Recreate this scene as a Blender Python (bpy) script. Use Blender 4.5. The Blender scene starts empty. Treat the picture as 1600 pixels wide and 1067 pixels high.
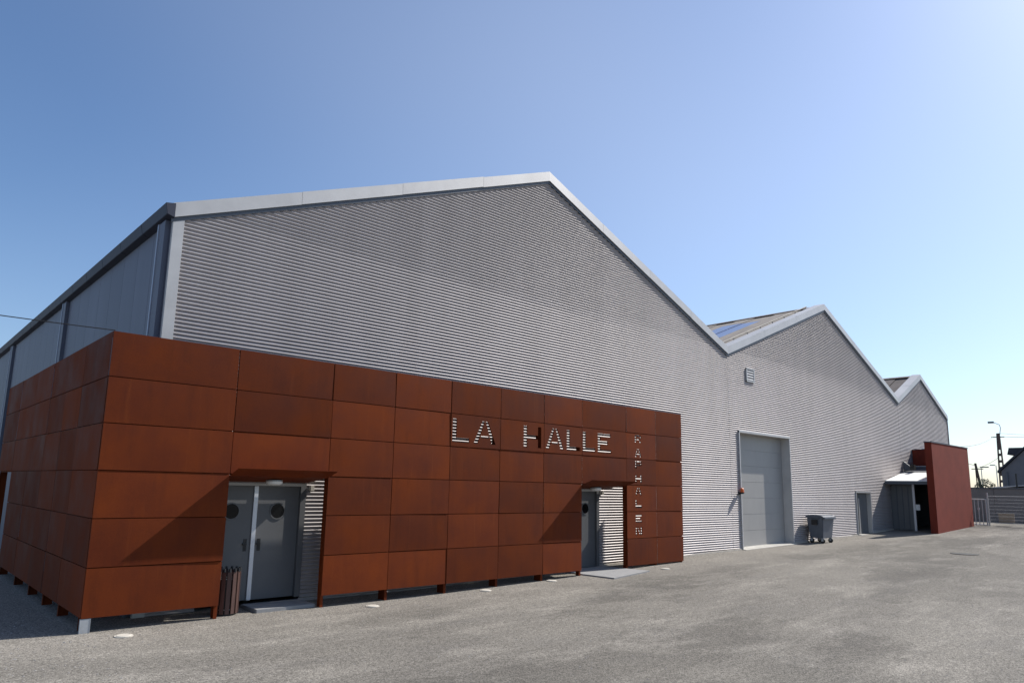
import bpy, bmesh, math, random
from mathutils import Vector, Matrix
random.seed(7)
sc = bpy.context.scene
col = sc.collection

# ------------------------------------------------------------------ camera, sky, sun, exposure
cam = bpy.data.cameras.new('camera'); camo = bpy.data.objects.new('camera', cam); col.objects.link(camo)
RR = ((0.7381559, -0.6743026, 0.0210199), (0.1281033, 0.1095072, -0.9856966), (0.6623559, 0.7302905, 0.1672138))
EYE = Vector((-2.6663, -11.9999, 2.2466))
mw = Matrix(((RR[0][0], -RR[1][0], -RR[2][0], EYE.x), (RR[0][1], -RR[1][1], -RR[2][1], EYE.y),
             (RR[0][2], -RR[1][2], -RR[2][2], EYE.z), (0, 0, 0, 1)))
camo.matrix_world = mw
cam.sensor_width = 36; cam.lens = 1090.085 / 1600 * 36
cam.shift_x = (800 - 785.01) / 1600; cam.shift_y = (575.03 - 533.5) / 1600
cam.clip_start = 0.05; cam.clip_end = 3000
sc.camera = camo
SUN = Vector((0.72, -0.166, 0.675)).normalized()
w = bpy.data.worlds.new('World'); sc.world = w; w.use_nodes = True
nt = w.node_tree; nt.nodes.clear()
def wn(t, **k):
    n = nt.nodes.new(t)
    for a, b in k.items(): setattr(n, a, b)
    return n
sky = wn('ShaderNodeTexSky', sky_type='NISHITA', sun_disc=False, sun_elevation=math.asin(SUN.z),
         sun_rotation=math.atan2(SUN.x, SUN.y), altitude=0, air_density=1.0, dust_density=1.0, ozone_density=6.0)
bg = wn('ShaderNodeBackground'); bg.inputs['Strength'].default_value = 0.106
wo = wn('ShaderNodeOutputWorld')
tc = wn('ShaderNodeTexCoord'); mp = wn('ShaderNodeMapping'); mp.inputs['Scale'].default_value = (1.0, 1.0, 1.3)
mp.inputs['Location'].default_value = (7.4105, 14.6553, 9.3864)
no = wn('ShaderNodeTexNoise'); no.inputs['Scale'].default_value = 1.3; no.inputs['Detail'].default_value = 1.0; no.inputs['Roughness'].default_value = 0.3
rp = wn('ShaderNodeMapRange'); rp.inputs[1].default_value = 0.30; rp.inputs[2].default_value = 0.75; rp.inputs[4].default_value = 0.12
mx = wn('ShaderNodeMix', data_type='RGBA'); mx.inputs[7].default_value = (8.5, 8.6, 8.8, 1)
L = nt.links.new
L(tc.outputs['Generated'], mp.inputs['Vector']); L(mp.outputs[0], no.inputs['Vector']); L(no.outputs[0], rp.inputs[0])
L(rp.outputs[0], mx.inputs[0]); L(sky.outputs[0], mx.inputs[6]); L(mx.outputs[2], bg.inputs[0]); L(bg.outputs[0], wo.inputs[0])
sl = bpy.data.lights.new('sun', 'SUN'); sl.energy = 4.7; sl.angle = math.radians(0.53); sl.color = (1, 0.95, 0.88)
so = bpy.data.objects.new('sun', sl); col.objects.link(so); so.rotation_euler = SUN.to_track_quat('Z', 'Y').to_euler(); so.location = (10, -20, 30)
vs = sc.view_settings; vs.view_transform = 'Standard'; vs.look = 'None'; vs.gamma = 1; vs.exposure = 0.5; vs.use_curve_mapping = False

# ------------------------------------------------------------------ materials
MATS = {}
def mat(name, c, rough=0.6, metal=0.0, var=0.0, vscale=3.0, stretch=(1, 1, 1), bump=0.0, bscale=80.0, c2=None, rnd=0.0, spec=0.5, coords='Object', emit=None):
    m = bpy.data.materials.new(name); m.use_nodes = True; t = m.node_tree; N = t.nodes; K = t.links.new
    b = N['Principled BSDF']; b.inputs['Roughness'].default_value = rough; b.inputs['Metallic'].default_value = metal
    b.inputs['Specular IOR Level'].default_value = spec
    b.inputs['Base Color'].default_value = (*c, 1)
    if var > 0 or c2 or rnd > 0 or bump > 0:
        tcn = N.new('ShaderNodeTexCoord'); mpn = N.new('ShaderNodeMapping'); mpn.inputs['Scale'].default_value = stretch
        if coords == 'World':
            geo = N.new('ShaderNodeNewGeometry'); K(geo.outputs['Position'], mpn.inputs['Vector'])
        else: K(tcn.outputs['Object'], mpn.inputs['Vector'])
        src = mpn.outputs[0]
        n1 = N.new('ShaderNodeTexNoise'); n1.inputs['Scale'].default_value = vscale; n1.inputs['Detail'].default_value = 8; n1.inputs['Roughness'].default_value = 0.65
        oi = N.new('ShaderNodeObjectInfo')
        if coords != 'World':
            ad = N.new('ShaderNodeVectorMath'); ad.operation = 'ADD'; K(src, ad.inputs[0])
            ml = N.new('ShaderNodeMath'); ml.operation = 'MULTIPLY'; ml.inputs[1].default_value = 37.0; K(oi.outputs['Random'], ml.inputs[0]); K(ml.outputs[0], ad.inputs[1]); src = ad.outputs[0]
        K(src, n1.inputs['Vector'])
        mixn = N.new('ShaderNodeMix'); mixn.data_type = 'RGBA'
        ca = [max(0, x * (1 - var)) for x in c]; cb = list(c2) if c2 else [x * (1 + var) for x in c]
        mixn.inputs[6].default_value = (*ca, 1); mixn.inputs[7].default_value = (*cb, 1)
        mr = N.new('ShaderNodeMapRange'); mr.inputs[1].default_value = 0.3; mr.inputs[2].default_value = 0.7; K(n1.outputs[0], mr.inputs[0]); K(mr.outputs[0], mixn.inputs[0])
        out = mixn.outputs[2]
        if rnd > 0:
            hs = N.new('ShaderNodeHueSaturation'); r2 = N.new('ShaderNodeMapRange'); r2.inputs[3].default_value = 1 - rnd; r2.inputs[4].default_value = 1 + rnd
            K(oi.outputs['Random'], r2.inputs[0]); K(r2.outputs[0], hs.inputs['Value']); K(out, hs.inputs['Color']); out = hs.outputs[0]
        K(out, b.inputs['Base Color'])
        if bump > 0:
            n2 = N.new('ShaderNodeTexNoise'); n2.inputs['Scale'].default_value = bscale; n2.inputs['Detail'].default_value = 4; K(src, n2.inputs['Vector'])
            bp = N.new('ShaderNodeBump'); bp.inputs['Strength'].default_value = bump; bp.inputs['Distance'].default_value = 0.01
            K(n2.outputs[0], bp.inputs['Height']); K(bp.outputs[0], b.inputs['Normal'])
    if emit:
        b.inputs['Emission Color'].default_value = (*emit, 1); b.inputs['Emission Strength'].default_value = 1
    MATS[name] = m; return m

mat('clad', (0.415, 0.386, 0.382), 0.50, 0.30, var=0.08, vscale=0.8, stretch=(1.6, 1, 0.25), spec=0.35)
mat('trim', (0.50, 0.49, 0.475), 0.45, 0.2, var=0.09, vscale=1.6, rnd=0.05)
mat('trim_dark', (0.10, 0.11, 0.125), 0.5, 0.2)
mat('gutter', (0.022, 0.028, 0.05), 0.6, 0.0, var=0.15, vscale=2)
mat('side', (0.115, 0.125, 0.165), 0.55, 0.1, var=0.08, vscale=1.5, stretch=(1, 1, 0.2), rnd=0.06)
mat('pier_sky_lit', (0.34, 0.38, 0.46), 0.45, 0.2)
mat('roof', (0.235, 0.205, 0.175), 0.9, 0, var=0.3, vscale=1.2, stretch=(1, 3, 1), bump=0.4, bscale=18, rnd=0.12)
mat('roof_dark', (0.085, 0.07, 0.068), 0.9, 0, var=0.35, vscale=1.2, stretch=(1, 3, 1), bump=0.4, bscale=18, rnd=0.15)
mat('skylight', (0.15, 0.20, 0.34), 0.3, 0, var=0.12, vscale=3)
mat('door', (0.12, 0.122, 0.125), 0.45, 0.0, var=0.05, vscale=2)
mat('roller', (0.325, 0.315, 0.30), 0.5, 0.0, var=0.06, vscale=1.5, stretch=(1, 1, 0.4), bump=0.05, bscale=90)
mat('glass_dark', (0.008, 0.009, 0.010), 0.06, 0, spec=0.25)
mat('black', (0.012, 0.012, 0.013), 0.5)
mat('white', (0.84, 0.84, 0.82), 0.5, var=0.05)
mat('alu', (0.62, 0.64, 0.68), 0.35, 0.4)
mat('galv', (0.42, 0.44, 0.46), 0.45, 0.5, var=0.12, vscale=9)
mat('concrete', (0.40, 0.385, 0.35), 0.9, var=0.18, vscale=4, bump=0.3, bscale=60)
mat('slab', (0.25, 0.25, 0.25), 0.8, var=0.12, vscale=5, bump=0.15, bscale=60)
mat('plinth', (0.46, 0.42, 0.36), 0.95, var=0.2, vscale=3, bump=0.3, bscale=50)
mat('red_render', (0.188, 0.034, 0.020), 0.85, var=0.16, vscale=1.3, bump=0.35, bscale=45, coords='World', spec=0.2)
mat('orange', (0.75, 0.14, 0.02), 0.35)
mat('bin_plastic', (0.10, 0.115, 0.14), 0.42, var=0.1, vscale=4)
mat('rubber', (0.02, 0.02, 0.02), 0.8)
mat('slat_wood', (0.075, 0.036, 0.028), 0.55, var=0.3, vscale=6, stretch=(6, 6, 0.6), rnd=0.2)
mat('wallgrey', (0.24, 0.215, 0.20), 0.95, var=0.12, vscale=1.0, bump=0.3, bscale=20, coords='World')
mat('fence', (0.42, 0.41, 0.40), 0.5, 0.2)
mat('board', (0.30, 0.245, 0.18), 0.8, var=0.12, vscale=4)
mat('pole_concrete', (0.10, 0.075, 0.065), 0.9, var=0.15)
mat('pole_wood', (0.06, 0.042, 0.035), 0.9, var=0.2)
mat('slate', (0.022, 0.024, 0.033), 0.6, var=0.25, vscale=3)
mat('house_wall', (0.16, 0.158, 0.165), 0.95, var=0.08)
mat('brick', (0.24, 0.07, 0.05), 0.9, var=0.2, vscale=5)
mat('leaf', (0.065, 0.085, 0.035), 0.7, var=0.4, vscale=2, rnd=0.1)
mat('bark', (0.06, 0.045, 0.035), 0.9)
mat('cable', (0.02, 0.02, 0.022), 0.6)
mat('cap', (0.50, 0.47, 0.41), 0.7, var=0.08)
mat('stone', (0.25, 0.24, 0.23), 0.95, var=0.5, vscale=14, coords='World')

def corten(name, c1, c2, c3):
    m = bpy.data.materials.new(name); m.use_nodes = True; t = m.node_tree; N = t.nodes; K = t.links.new
    b = N['Principled BSDF']; b.inputs['Specular IOR Level'].default_value = 0.12
    tcn = N.new('ShaderNodeTexCoord'); oi = N.new('ShaderNodeObjectInfo')
    ml = N.new('ShaderNodeMath'); ml.operation = 'MULTIPLY'; ml.inputs[1].default_value = 53; K(oi.outputs['Random'], ml.inputs[0])
    ad = N.new('ShaderNodeVectorMath'); ad.operation = 'ADD'; K(tcn.outputs['Object'], ad.inputs[0]); K(ml.outputs[0], ad.inputs[1])
    def noise(scale, det, st):
        mpn = N.new('ShaderNodeMapping'); mpn.inputs['Scale'].default_value = st; K(ad.outputs[0], mpn.inputs['Vector'])
        n = N.new('ShaderNodeTexNoise'); n.inputs['Scale'].default_value = scale; n.inputs['Detail'].default_value = det; n.inputs['Roughness'].default_value = 0.6; K(mpn.outputs[0], n.inputs['Vector']); return n.outputs[0]
    def rng(s, a, bb, lo=0.0, hi=1.0):
        r = N.new('ShaderNodeMapRange'); r.inputs[1].default_value = a; r.inputs[2].default_value = bb; r.inputs[3].default_value = lo; r.inputs[4].default_value = hi; K(s, r.inputs[0]); return r.outputs[0]
    big = noise(1.1, 5, (1, 1, 1)); streak = noise(5, 6, (1, 1, 0.16)); fine = noise(42, 4, (1, 1, 1))
    m1 = N.new('ShaderNodeMix'); m1.data_type = 'RGBA'; m1.inputs[6].default_value = (*c1, 1); m1.inputs[7].default_value = (*c2, 1); K(rng(big, 0.32, 0.68), m1.inputs[0])
    m2 = N.new('ShaderNodeMix'); m2.data_type = 'RGBA'; m2.inputs[7].default_value = (*c3, 1); K(m1.outputs[2], m2.inputs[6]); K(rng(streak, 0.50, 0.80, 0, 0.45), m2.inputs[0])
    drip = noise(9, 5, (1, 1, 0.05)); m3 = N.new('ShaderNodeMix'); m3.data_type = 'RGBA'; m3.inputs[7].default_value = (0.20, 0.047, 0.010, 1); K(m2.outputs[2], m3.inputs[6]); K(rng(drip, 0.60, 0.78, 0, 0.45), m3.inputs[0])
    hs = N.new('ShaderNodeHueSaturation'); K(m3.outputs[2], hs.inputs['Color'])
    mul = N.new('ShaderNodeMath'); mul.operation = 'MULTIPLY'; K(rng(oi.outputs['Random'], 0, 1, 0.80, 1.2), mul.inputs[0]); K(rng(fine, 0.25, 0.75, 0.92, 1.08), mul.inputs[1]); K(mul.outputs[0], hs.inputs['Value'])
    K(hs.outputs[0], b.inputs['Base Color']); K(rng(big, 0.3, 0.7, 0.62, 0.9), b.inputs['Roughness'])
    bp = N.new('ShaderNodeBump'); bp.inputs['Strength'].default_value = 0.18; bp.inputs['Distance'].default_value = 0.004; K(fine, bp.inputs['Height']); K(bp.outputs[0], b.inputs['Normal'])
    MATS[name] = m
corten('corten', (0.104, 0.0190, 0.0052), (0.152, 0.0305, 0.0064), (0.060, 0.0142, 0.0062))

def ground_mat():
    m = bpy.data.materials.new('gravel_ground'); m.use_nodes = True; t = m.node_tree; N = t.nodes; K = t.links.new
    b = N['Principled BSDF']; b.inputs['Roughness'].default_value = 0.95; b.inputs['Specular IOR Level'].default_value = 0.2
    geo = N.new('ShaderNodeNewGeometry')
    def noise(scale, det, st, rough=0.6, rot=0.0):
        mpn = N.new('ShaderNodeMapping'); mpn.inputs['Scale'].default_value = st; mpn.inputs['Rotation'].default_value = (0, 0, rot); K(geo.outputs['Position'], mpn.inputs['Vector'])
        n = N.new('ShaderNodeTexNoise'); n.inputs['Scale'].default_value = scale; n.inputs['Detail'].default_value = det; n.inputs['Roughness'].default_value = rough; K(mpn.outputs[0], n.inputs['Vector']); return n.outputs[0]
    def rng(s, a, bb, lo=0.0, hi=1.0):
        r = N.new('ShaderNodeMapRange'); r.inputs[1].default_value = a; r.inputs[2].default_value = bb; r.inputs[3].default_value = lo; r.inputs[4].default_value = hi; K(s, r.inputs[0]); return r.outputs[0]
    def mixc(f, a, bcol):
        x = N.new('ShaderNodeMix'); x.data_type = 'RGBA'; K(f, x.inputs[0])
        if isinstance(a, tuple): x.inputs[6].default_value = (*a, 1)
        else: K(a, x.inputs[6])
        if isinstance(bcol, tuple): x.inputs[7].default_value = (*bcol, 1)
        else: K(bcol, x.inputs[7])
        return x.outputs[2]
    c = mixc(rng(noise(0.35, 6, (0.45, 1, 1), 0.6, 0.2), 0.35, 0.65), (0.112, 0.104, 0.092), (0.172, 0.160, 0.139))
    c = mixc(rng(noise(1.3, 9, (0.3, 1.0, 1), 0.72, 0.12), 0.50, 0.74, 0, 0.65), c, (0.285, 0.265, 0.232))       # sandy worn streaks
    c = mixc(rng(noise(0.8, 9, (0.35, 1.2, 1), 0.74, -0.15), 0.52, 0.72, 0, 0.5), c, (0.115, 0.109, 0.103))
    c = mixc(rng(noise(6, 6, (0.5, 1, 1), 0.7, 0.3), 0.60, 0.72, 0, 0.45), c, (0.265, 0.25, 0.225))          # darker tar patches
    worn = rng(noise(0.16, 11, (0.6, 1, 1), 0.68, 0.25), 0.50, 0.525)
    hw = N.new('ShaderNodeHueSaturation'); K(c, hw.inputs['Color']); K(rng(worn, 0, 1, 0.90, 1.14), hw.inputs['Value']); c = hw.outputs[0]
    scr = rng(noise(1.1, 10, (0.10, 1.5, 1), 0.74, 0.5), 0.655, 0.70, 0, 0.55); c = mixc(scr, c, (0.33, 0.315, 0.285))
    sep = N.new('ShaderNodeSeparateXYZ'); K(geo.outputs['Position'], sep.inputs[0])
    jit = N.new('ShaderNodeMath'); jit.operation = 'MULTIPLY_ADD'; jit.inputs[1].default_value = 2.6; K(noise(1.6, 7, (0.5, 1, 1), 0.7), jit.inputs[0]); K(sep.outputs[1], jit.inputs[2])
    c = mixc(rng(jit.outputs[0], -0.4, 0.9, 0, 0.55), c, (0.25, 0.23, 0.20))
    vo = N.new('ShaderNodeTexVoronoi'); vo.inputs['Scale'].default_value = 78; K(geo.outputs['Position'], vo.inputs['Vector'])
    bw = N.new('ShaderNodeSeparateColor'); K(vo.outputs['Color'], bw.inputs[0])
    hs = N.new('ShaderNodeHueSaturation'); K(c, hs.inputs['Color'])
    mu = N.new('ShaderNodeMath'); mu.operation = 'MULTIPLY'; K(rng(bw.outputs[0], 0, 1, 0.45, 1.55), mu.inputs[0]); K(rng(noise(16, 5, (1, 1, 1), 0.75), 0.28, 0.72, 0.72, 1.28), mu.inputs[1])
    K(mu.outputs[0], hs.inputs['Value']); K(hs.outputs[0], b.inputs['Base Color'])
    bp = N.new('ShaderNodeBump'); bp.inputs['Strength'].default_value = 0.38; bp.inputs['Distance'].default_value = 0.008
    sub = N.new('ShaderNodeMath'); sub.operation = 'SUBTRACT'; K(noise(7, 6, (1, 1, 1), 0.7), sub.inputs[0]); K(vo.outputs['Distance'], sub.inputs[1]); K(sub.outputs[0], bp.inputs['Height']); K(bp.outputs[0], b.inputs['Normal'])
    MATS['ground'] = m
ground_mat()

# ------------------------------------------------------------------ helpers
class MB:
    def __init__(s): s.v = []; s.f = []
    def quad(s, *p):
        i = len(s.v); s.v += [tuple(x) for x in p]; s.f.append(tuple(range(i, i + len(p)))); return s
    def box(s, x0, x1, y0, y1, z0, z1):
        i = len(s.v)
        s.v += [(x0, y0, z0), (x1, y0, z0), (x1, y1, z0), (x0, y1, z0), (x0, y0, z1), (x1, y0, z1), (x1, y1, z1), (x0, y1, z1)]
        s.f += [tuple(i + k for k in q) for q in ((0, 3, 2, 1), (4, 5, 6, 7), (0, 1, 5, 4), (1, 2, 6, 5), (2, 3, 7, 6), (3, 0, 4, 7))]; return s
    def prism(s, a, b):          # two matching rings of points
        n = len(a); i = len(s.v); s.v += [tuple(p) for p in a] + [tuple(p) for p in b]
        s.f.append(tuple(i + k for k in range(n))[::-1]); s.f.append(tuple(i + n + k for k in range(n)))
        for k in range(n): s.f.append((i + k, i + (k + 1) % n, i + n + (k + 1) % n, i + n + k))
        return s
    def tube(s, p, q, r, r2=None, n=10):
        p, q = Vector(p), Vector(q); d = (q - p).normalized(); a = d.orthogonal().normalized(); b = d.cross(a); r2 = r if r2 is None else r2
        A = [p + (a * math.cos(t) + b * math.sin(t)) * r for t in [2 * math.pi * k / n for k in range(n)]]
        B = [q + (a * math.cos(t) + b * math.sin(t)) * r2 for t in [2 * math.pi * k / n for k in range(n)]]
        return s.prism(A, B)
    def path(s, pts, r, n=6):
        for a, b in zip(pts, pts[1:]): s.tube(a, b, r, n=n)
        return s
    def mesh(s, name, bevel=0.0, smooth=False):
        me = bpy.data.meshes.new(name); me.from_pydata(s.v, [], s.f)
        bm = bmesh.new(); bm.from_mesh(me); bmesh.ops.recalc_face_normals(bm, faces=bm.faces)
        if bevel > 0: bmesh.ops.bevel(bm, geom=bm.edges[:], offset=bevel, segments=2, affect='EDGES', clamp_overlap=True)
        if smooth:
            for f in bm.faces: f.smooth = True
        bm.to_mesh(me); bm.free(); return me
    def build(s, name, m, parent=None, bevel=0.0, smooth=False): return link(name, s.mesh(name, bevel, smooth), m, parent)
def link(name, me, m=None, parent=None):
    o = bpy.data.objects.new(name, me); col.objects.link(o)
    if m and not me.materials: me.materials.append(MATS[m])
    if parent: o.parent = parent; o.matrix_parent_inverse = Matrix.Translation(-parent.location) if parent.parent is None else Matrix.Identity(4)
    return o
def tag(o, label=None, cat=None, group=None, kind=None):
    if label: o['label'] = label
    if cat: o['category'] = cat
    if group: o['group'] = group
    if kind: o['kind'] = kind
    return o
def thing(name, loc, label, cat, group=None):
    o = bpy.data.objects.new(name, None); col.objects.link(o); o.location = loc; o.empty_display_size = 0.2
    return tag(o, label, cat, group)
def lerp(tab, x):
    if x <= tab[0][0]: return tab[0][1]
    for (a, b), (c, d) in zip(tab, tab[1:]):
        if x <= c: return b + (d - b) * (x - a) / (c - a)
    return tab[-1][1]
GT = ((6.0, 0.0), (10, 0.06), (14, 0.155), (20, 0.235), (25.4, 0.315), (30.6, 0.43), (34, 0.54), (40, 0.77), (46, 0.9), (80, 1.0))
def gz(x): return lerp(GT, x)

# ------------------------------------------------------------------ ground
xs = [-900, -200, -60, -20] + [-10 + 0.8 * k for k in range(76)] + [55, 65, 80, 120, 300, 1200]
ys = [-900, -200, -60, -30, -15, -8, -3, 3, 12, 40, 120, 400, 1200]
mb = MB(); nx = len(xs)
mb.v = [(x, y, gz(x)) for y in ys for x in xs]
mb.f = [(j * nx + i, j * nx + i + 1, (j + 1) * nx + i + 1, (j + 1) * nx + i) for j in range(len(ys) - 1) for i in range(nx - 1)]
tag(mb.build('ground', 'ground', smooth=True), 'grey worn gravel and tarmac yard in front of the hall', 'ground', kind='structure')

# ------------------------------------------------------------------ the hall
D = 0.87; PITCH = 0.0725; AMP = 0.0175; BACK = 42.0
TOP = ((0.885, 7.13), (10.53, 10.95), (19.81, 7.38), (28.23, 10.58), (36.63, 7.2), (40.4, 8.9), (44.7, 6.95))
TOP = tuple((EYE.x + (x - EYE.x) * 1.0047, EYE.z + (z - EYE.z) * 1.0047) for x, z in TOP)   # verge face lies at y = 0.81
hall = thing('hall', (22, D, 0.2), 'long grey corrugated metal hall with three pointed gables', 'building')
OPEN = ((1.93, 3.86, 2.215), (10.83, 12.74, 2.215), (20.50, 24.42, 4.40), (30.67, 32.37, 2.36), (35.0, 37.2, 2.7))   # x0, x1, top
def clad_sheet(x0, x1):
    mb = MB(); idx = {}
    def vid(x, z):
        k = (round(x, 4), round(z, 5))
        if k not in idx:
            idx[k] = len(mb.v); mb.v.append((x, D - AMP * math.sin(2 * math.pi * z / PITCH), z))
        return idx[k]
    dz = PITCH / 8; n = int(11 / dz)
    pts = [p for p in TOP if x0 - 0.3 <= p[0] <= x1 + 0.3]
    (a, za), (b, zb), (c, zc) = pts[0], pts[1], pts[2]
    off = 0.12
    def span(z):
        l = x0 if z <= za - off else a + (z - za + off) * (b - a) / (zb - za)
        r = x1 if z <= zc - off else c - (z - zc + off) * (c - b) / (zb - zc)
        return max(l, x0), min(r, x1)
    for k in range(-2, n):
        z0, z1 = k * dz, (k + 1) * dz
        if z1 > zb - off: break
        l0, r0 = span(z0); l1, r1 = span(z1)
        if l1 >= r1: break
        cuts = [(o[0], o[1]) for o in OPEN if o[2] > z0 + dz / 2 and o[0] > x0 and o[1] < x1]
        segs = []; cl0, cl1 = l0, l1
        for u, v in sorted(cuts): segs.append((cl0, cl1, u, u)); cl0 = cl1 = v
        segs.append((cl0, cl1, r0, r1))
        for p0, p1, q0, q1 in segs:
            if q0 - p0 > 1e-4: mb.f.append((vid(p0, z0), vid(q0, z0), vid(q1, z1), vid(p1, z1)))
    me = bpy.data.meshes.new('cladding'); me.from_pydata(mb.v, [], mb.f)
    for p in me.polygons: p.use_smooth = True
    return link('cladding', me, 'clad', hall)
VA, VB = TOP[2][0], TOP[4][0]; clad_sheet(1.12, VA - 0.004); clad_sheet(VA + 0.004, VB - 0.004); clad_sheet(VB + 0.004, TOP[6][0] - 0.02)
# corner trims
MB().box(0.93, 1.125, D - 0.03, D + 0.05, -0.1, 7.12).build('corner_trim', 'trim', hall, bevel=0.004)
MB().box(TOP[6][0] - 0.04, TOP[6][0] + 0.04, D - 0.03, D + 0.1, 0.6, 6.86).build('corner_trim', 'trim_dark', hall, bevel=0.004)
# verge fascias in lengths, with a dark under-trim behind
def fascia(p, q, n):
    (xa, za), (xb, zb) = p, q
    for k in range(n):
        t0, t1 = k / n, (k + 1) / n
        x0 = xa + (xb - xa) * t0 + (0.003 if k else 0); x1 = xa + (xb - xa) * t1 - (0.003 if k < n - 1 else 0)
        f = lambda x: za + (zb - za) * (x - xa) / (xb - xa)
        h = 0.275; up = 0.0 + 0.006 * ((k * 7) % 3 - 1)
        ring = lambda x: [(x, 0.805, f(x) - h + up), (x, 0.815, f(x) + up), (x, 1.25, f(x) + 0.02), (x, 1.25, f(x) - 0.06), (x, 0.835, f(x) - 0.06), (x, 0.825, f(x) - h + up)]
        MB().prism(ring(x0), ring(x1)).build('fascia', 'trim', hall)
    f0, f1 = za, zb
    s = 0.0
    MB().prism([(xa, 0.836, f0 - 0.36), (xa, 0.836, f0 - 0.10), (xa, 0.875, f0 - 0.10), (xa, 0.875, f0 - 0.36)],
               [(xb, 0.836, f1 - 0.36), (xb, 0.836, f1 - 0.10), (xb, 0.875, f1 - 0.10), (xb, 0.875, f1 - 0.36)]).build('under_trim', 'trim_dark', hall)
for k, n in enumerate((4, 4, 3, 3, 2, 2)): fascia(TOP[k], TOP[k + 1], n)
# roof slopes
def slope(p, q, y0, y1, t0=0.0, t1=1.0, dz=-0.10):
    xa = p[0] + (q[0] - p[0]) * t0; za = p[1] + (q[1] - p[1]) * t0 + dz; xb = p[0] + (q[0] - p[0]) * t1; zb = p[1] + (q[1] - p[1]) * t1 + dz
    r = lambda y: [(xa, y, za - 0.05), (xb, y, zb - 0.05), (xb, y, zb), (xa, y, za)]
    return MB().prism(r(y0), r(y1))
for k in (0, 1, 3, 5): slope(TOP[k], TOP[k + 1], 1.0, BACK).build('roof_slope', 'roof', hall)
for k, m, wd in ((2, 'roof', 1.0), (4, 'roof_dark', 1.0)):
    y = 1.0; i = 0
    while y < BACK:
        y2 = min(y + wd, BACK); lift = -0.10 + (0.03 if i % 2 else 0.0)
        if k == 2 and 2.9 < y < 4.9:
            slope(TOP[k], TOP[k + 1], y + 0.02, y2 - 0.02, 0.0, 0.40, lift).build('roof_sheet', m, hall)
            slope(TOP[k], TOP[k + 1], y + 0.02, y2 - 0.02, 0.405, 0.82, lift + 0.01).build('skylight', 'skylight', hall)
            slope(TOP[k], TOP[k + 1], y + 0.02, y2 - 0.02, 0.825, 1.0, lift).build('roof_sheet', m, hall)
        else: slope(TOP[k], TOP[k + 1], y + 0.02, y2 - 0.02, 0, 1, lift).build('roof_sheet', m, hall)
        y = y2; i += 1
    slope(TOP[k], TOP[k + 1], 1.0, BACK, 0, 1, -0.17).build('roof_deck', 'trim_dark', hall)
# rail on the second roof, close to its verge
(xa, za), (xb, zb) = TOP[2], TOP[3]
mb = MB(); pt = lambda t, h, y: (xa + (xb - xa) * t, y, za + (zb - za) * t + h)
mb.tube(pt(0.05, 0.06, 1.45), pt(0.95, 0.06, 1.45), 0.028)
for k in range(8): mb.tube(pt(0.06 + 0.126 * k, -0.1, 1.45), pt(0.06 + 0.126 * k, 0.06, 1.45), 0.02, n=6)
mb.build('roof_rail', 'plinth', hall)
for k in (1, 3, 5):
    x, z = TOP[k]
    MB().prism([(x - 0.22, 1.26, z - 0.12), (x, 1.26, z - 0.03), (x + 0.22, 1.26, z - 0.12), (x, 1.26, z - 0.06)], [(x - 0.22, BACK, z - 0.12), (x, BACK, z - 0.03), (x + 0.22, BACK, z - 0.12), (x, BACK, z - 0.06)]).build('ridge_cap', 'roof', hall)
# rear and right walls
mb = MB(); ring = [(44.7, -0.1), (0.93, -0.1)] + [(x, z - 0.12) for x, z in TOP]
mb.quad(*[(x, BACK - 0.1, z) for x, z in ring]); mb.build('rear_wall', 'side', hall)
MB().box(44.6, 44.72, D + 0.1, BACK, 0, 6.8).build('end_wall', 'side', hall)
# left side wall in vertical panels with piers and gutter
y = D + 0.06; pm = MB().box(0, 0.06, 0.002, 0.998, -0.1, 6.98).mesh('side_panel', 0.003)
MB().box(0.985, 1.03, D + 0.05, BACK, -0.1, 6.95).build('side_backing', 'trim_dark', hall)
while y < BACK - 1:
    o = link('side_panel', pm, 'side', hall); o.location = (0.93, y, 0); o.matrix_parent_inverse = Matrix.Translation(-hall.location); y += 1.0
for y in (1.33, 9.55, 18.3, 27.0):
    MB().box(0.83, 0.93, y, y + 0.06, -0.1, 6.86).build('pier_edge', 'pier_sky_lit', hall, bevel=0.004)  # paler strip: sky light on the pier's outer face put into the colour
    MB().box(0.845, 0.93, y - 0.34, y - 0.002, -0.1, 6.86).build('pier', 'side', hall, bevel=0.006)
gm = MB().prism([(0.93, 0.006, 6.86), (0.80, 0.006, 6.90), (0.76, 0.006, 7.10), (0.93, 0.006, 7.13)], [(0.93, 1.494, 6.86), (0.80, 1.494, 6.90), (0.76, 1.494, 7.10), (0.93, 1.494, 7.13)]).mesh('gutter', 0.005)
y = 0.76
while y < BACK - 1.5:
    o = link('gutter', gm, 'gutter', hall); o.location = (0, y, 0); o.matrix_parent_inverse = Matrix.Translation(-hall.location); y += 1.5
# plinth line along the foot of the cladding
def plinth(x0, x1):
    n = max(2, int((x1 - x0) / 1.0)); mb = MB()
    pr = [x0 + (x1 - x0) * k / n for k in range(n + 1)]
    for a, b in zip(pr, pr[1:]):
        mb.prism([(a, 0.838, gz(a) - 0.2), (a, 0.838, gz(a) + 0.045), (a, 0.90, gz(a) + 0.055), (a, 0.90, gz(a) - 0.2)], [(b, 0.838, gz(b) - 0.2), (b, 0.838, gz(b) + 0.045), (b, 0.90, gz(b) + 0.055), (b, 0.90, gz(b) - 0.2)])
    mb.build('plinth', 'plinth', hall)
for a, b in ((12.74, 20.5), (24.42, 30.67), (32.37, 35.0), (37.2, 44.6)): plinth(a, b)

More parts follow.
